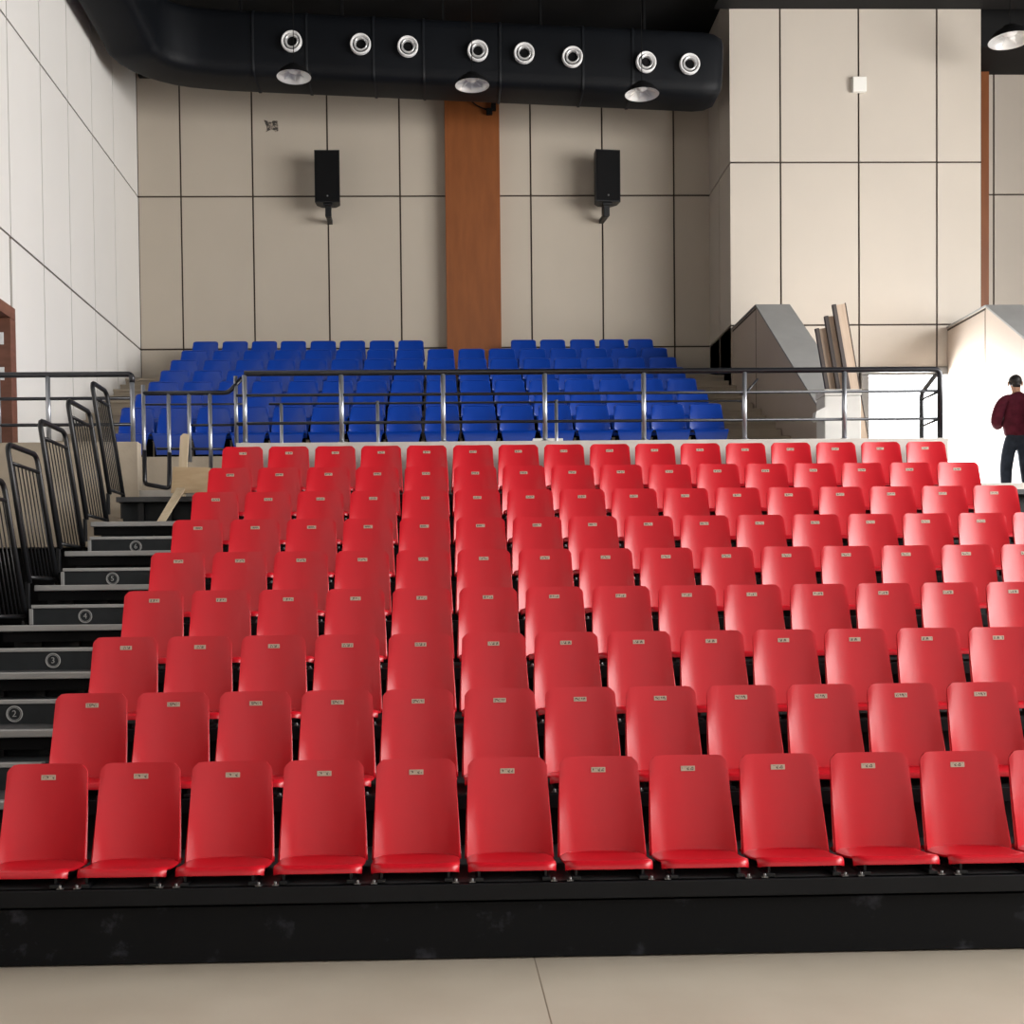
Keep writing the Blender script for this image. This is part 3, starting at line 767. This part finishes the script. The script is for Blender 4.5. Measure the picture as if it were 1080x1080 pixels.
# black cable at the top of the column
tag(obj('hanging_cable', mesh('hanging_cable', lambda bm: (tube(bm, rounded([(.45, YB-.26, 10.28), (.58, YB-.26, 10.09), (.75, YB-.26, 10.00), (.9, YB-.26, 9.97)], .08), .012, 6), box(bm, .80, .90, YB-.30, YB-.23, 9.90, 10.00, bev=.01), box(bm, .88, .96, YB-.29, YB-.23, 9.97, 10.32)), M['blackm'])), 'black cable drooping at the top of the brown column', 'cable')

# ------------------------------------------------------------------ speakers, sensor box, mark
for (x0, x1, w, rz) in ((-2.018, -1.599, 'left', .0), (2.537, 2.981, 'right', .12)):
    o = thing('wall_speaker', f'black wall speaker on a bracket {w} of the brown column', 'speaker', ((x0+x1)/2, 19.62, 8.40), rz, 'wall speakers')
    obj('cabinet', mesh('cabinet', lambda bm: prism(bm, [(-.205, -.12), (.205, -.12), (.19, .06), (.11, .16), (-.11, .16), (-.19, .06)], 'z', 0, .84), M['black']), o)
    obj('grille', mesh('grille', lambda bm: box(bm, -.19, .19, -.132, -.118, .02, .82, bev=.006), M['blackm']), o)
    obj('logo_badge', mesh('logo_badge', lambda bm: lathe(bm, [(.001, -.138), (.014, -.138), (.016, -.13)], 12, (0, 0, .10), 'y'), M['bolt']), o)['label'] = 'small grey badge'
    obj('bracket', mesh('bracket', lambda bm: (box(bm, -.05, .05, -.02, .05, -.2, .01, bev=.008), box(bm, -.04, .04, 0, .35, -.21, -.14, bev=.006), box(bm, -.075, .075, -.06, .06, -.03, .0, bev=.005)), M['black']), o)
o = thing('motion_detector', 'small white sensor box high on the pale panelled block', 'sensor', (6.545, BY-.025, 9.835))
obj('housing', mesh('housing', lambda bm: box(bm, -.10, .115, -.08, 0, -.115, .115, bev=.012), M['whitep']), o)
obj('base_plate', mesh('base_plate', lambda bm: box(bm, -.112, .11, -.02, .004, -.11, .11, bev=.004), M['whitep']), o)
def flake(bm):
    pts = [(-2.69, 9.30), (-2.62, 9.28), (-2.56, 9.26), (-2.54, 9.285), (-2.46, 9.285), (-2.45, 9.12), (-2.50, 9.10), (-2.54, 9.14), (-2.60, 9.13), (-2.655, 9.10), (-2.64, 9.18)]
    prism(bm, [(x-.2, z+.62) for x, z in pts], 'y', YB-.024, YB-.019)
tag(obj('wall_scuff', mesh('wall_scuff', flake, M['mark'])), 'dark torn scuff mark on the back wall left of the speaker', 'mark')

# ------------------------------------------------------------------ person
def skin_mesh(name, verts, edges, radii, mats, root=0, sub=2):
    me = bpy.data.meshes.new(name); me.from_pydata(verts, edges, []); o = bpy.data.objects.new(name, me); C.objects.link(o)
    sk = o.modifiers.new('s', 'SKIN'); sk.use_smooth_shade = True; sk.branch_smoothing = .6
    for v, r in zip(me.skin_vertices[0].data, radii): v.radius = r if isinstance(r, tuple) else (r, r); v.use_root = False
    me.skin_vertices[0].data[root].use_root = True
    su = o.modifiers.new('u', 'SUBSURF'); su.levels = sub; su.render_levels = sub
    dg = bpy.context.evaluated_depsgraph_get(); out = bpy.data.meshes.new_from_object(o.evaluated_get(dg))
    bpy.data.objects.remove(o)
    out.materials.clear()
    for m in mats: out.materials.append(m)
    for p in out.polygons: p.use_smooth = True
    return out
pe = thing('person', 'person in a maroon jumper and dark jeans standing with back turned on the landing', 'person', (7.60, 15.55, LAND), -.12)
# faces +Y; x to its right.  body skeleton
J = {}
def body_graph():
    V, E, Rr = [], [], []
    def add(p, r, par=None):
        V.append(p); Rr.append(r); i = len(V)-1
        if par is not None: E.append((par, i))
        return i
    pel = add((0, 0, .93), (.15, .11)); wa = add((0, .0, 1.08), (.135, .10), pel); ch = add((0, -.02, 1.27), (.16, .115), wa); sh = add((0, -.025, 1.40), (.11, .085), ch)
    nk = add((0, 0.0, 1.475), .055, sh); hb = add((-.005, .03, 1.545), (.066, .075), nk); hm = add((-.01, .045, 1.61), (.078, .093), hb); ht = add((-.012, .045, 1.672), (.058, .07), hm)
    hands = {}
    for s in (-1, 1):
        hip = add((s*.095, 0, .86), (.105, .105), pel); kn = add((s*.125, .03, .48), (.063, .063), hip); cf = add((s*.13, -.005, .33), .055, kn); an = add((s*.14, -.01, .09), .037, cf)
        heel = add((s*.142, -.005, .035), (.035, .034), an); toe = add((s*.165, .17, .03), (.04, .025), heel)
        cl = add((s*.12, -.03, 1.395), .062, sh); so = add((s*.185, -.02, 1.37), .062, cl); el = add((s*.262, -.02, 1.10), .044, so); fa = add((s*.20, .13, 1.065), .04, el); wr = add((s*.11, .235, 1.10), .028, fa)
        hd = add((s*.075, .27, 1.115), (.034, .022), wr); hands[s] = (hd, (s*.06, .285, 1.12))
        # five fingers
        base = Vector((s*.055, .29, 1.12))
        for q in range(4):
            off = Vector((0, .006*q-.01, .026-.018*q))
            L = [.075, .083, .078, .06][q]
            p1 = base+off+Vector((-s*.02, .02, 0)); p2 = p1+Vector((-s*.6*L*.5, .012, -.004)); p3 = p2+Vector((-s*L*.35, -.012, -.006))
            a = add(tuple(p1), .0095, hd); b = add(tuple(p2), .0085, a); add(tuple(p3), .0075, b)
        t1 = add((s*.075, .285, 1.155), .011, hd); t2 = add((s*.05, .30, 1.175), .0095, t1); add((s*.03, .315, 1.18), .008, t2)
    return V, E, Rr
V, E, Rr = body_graph()
obj('body', skin_mesh('body', V, E, Rr, [M['skin']]), pe)
def sub_graph(specs):
    V, E, Rr = [], [], []
    for p, r, par in specs:
        V.append(p); Rr.append(r)
        if par is not None: E.append((par, len(V)-1))
    return V, E, Rr
sw = [((0, 0, .86), (.168, .14), None), ((0, 0, 1.0), (.18, .14), 0), ((0, -.005, 1.10), (.205, .155), 1), ((0, -.02, 1.27), (.225, .165), 2), ((0, -.025, 1.395), (.155, .118), 3), ((0, -.008, 1.45), (.078, .078), 4), ((0, -.002, 1.475), (.072, .074), 5)]
for s in (-1, 1):
    b = len(sw); sw += [((s*.12, -.03, 1.385), .095, 4), ((s*.19, -.02, 1.345), .093, b), ((s*.245, -.02, 1.22), .085, b+1), ((s*.268, -.02, 1.10), .08, b+2), ((s*.205, .12, 1.065), .066, b+3), ((s*.135, .215, 1.095), .046, b+4)]
obj('jumper', skin_mesh('jumper', *sub_graph(sw), [M['maroon']]), pe)['label'] = 'maroon knitted jumper'
je = [((0, 0, 1.0), (.155, .12), None), ((0, 0, .90), (.165, .13), 0)]
for s in (-1, 1):
    b = len(je); je += [((s*.095, 0, .80), (.118, .118), 1), ((s*.115, .02, .62), .092, b), ((s*.128, .025, .47), .082, b+1), ((s*.135, 0, .30), .074, b+2), ((s*.142, -.01, .12), .066, b+3), ((s*.143, -.008, .07), .066, b+4)]
obj('jeans', skin_mesh('jeans', *sub_graph(je), [M['jeans']]), pe)['label'] = 'dark blue jeans'
def blob(bm, c, r, n=20, m=14, cut=None):
    c = Vector(c)
    vs = bmesh.ops.create_uvsphere(bm, u_segments=n, v_segments=m, radius=1)['verts']
    for v in vs: v.co = Vector((v.co.x*r[0], v.co.y*r[1], v.co.z*r[2]))+c
    for fc in bm.faces: fc.smooth = True
def hair(bm):
    blob(bm, (-.01, .033, 1.632), (.083, .099, .088))
    blob(bm, (-.008, -.012, 1.585), (.062, .05, .05), 14, 10)
    for v in bm.verts:
        if v.co.y > .085 and v.co.z < 1.655: v.co.y = .085
        if v.co.y < .03 and v.co.z < 1.60: v.co.x *= .93
        v.co += v.co.normalized()*random.uniform(-.003, .003)
obj('hair', mesh('hair', hair, M['hair']), pe)['label'] = 'short black hair'
def face(bm):
    blob(bm, (-.012, .142, 1.59), (.013, .018, .02))
    for s in (-1, 1): blob(bm, (-.01+s*.088, .035, 1.60), (.012, .024, .034), 12, 8)
obj('nose_and_ears', mesh('nose_and_ears', face, M['skin']), pe)
for s in (-1, 1):
    e = obj('eye', mesh('eye', lambda bm: blob(bm, (-.012+s*.032, .127, 1.615), (.013, .009, .008), 12, 8), M['eyew']), pe)
    obj('pupil', mesh('pupil', lambda bm: blob(bm, (-.012+s*.032, .1345, 1.614), (.005, .003, .005), 8, 6), M['hair']), e)
obj('mouth', mesh('mouth', lambda bm: blob(bm, (-.012, .124, 1.555), (.024, .008, .007), 12, 8), M['lip']), pe)
for s in (-1, 1):
    def sh_(bm):
        blob(bm, (s*.155, .075, .045), (.052, .14, .045))
        for v in bm.verts: v.co.z = max(.0, v.co.z)
    obj('shoe', mesh('shoe', sh_, M['shoe']), pe)

# ------------------------------------------------------------------ light: daylight through the right windows and the door, added front fill
def area(name, loc, rot, sx, sy, power, col=(1, 1, 1)):
    l = bpy.data.lights.new(name, 'AREA'); l.shape = 'RECTANGLE'; l.size = sx; l.size_y = sy; l.energy = power; l.color = col
    o = bpy.data.objects.new(name, l); C.objects.link(o); o.location = loc; o.rotation_euler = rot; return o
area('daylight_right_windows', (XR+.2, 6.0, 6.3), (0, PI/2, 0), 5.4, 16.0, 2600, (1.0, .985, .965))
area('front_fill', (4.0, YF-.2, 6.0), (PI/2, 0, 0), 15.0, 6.0, 160, (.97, .985, 1.0))  # unseen fill lamp added to lift the scene from the front
area('daylight_doorway', (7.2, 19.7, 4.6), (-PI/2, 0, 0), 2.6, 3.6, 900, (.96, .98, 1.0))
w = bpy.data.worlds.new('sky'); bpy.context.scene.world = w; w.use_nodes = True
w.node_tree.nodes['Background'].inputs['Color'].default_value = (.95, .975, 1.0, 1)
w.node_tree.nodes['Background'].inputs['Strength'].default_value = 4.0

sc = bpy.context.scene
sc.view_settings.view_transform = 'Standard'; sc.view_settings.look = 'None'; sc.view_settings.gamma = 1.0
sc.view_settings.use_curve_mapping = False; sc.view_settings.exposure = 0.9
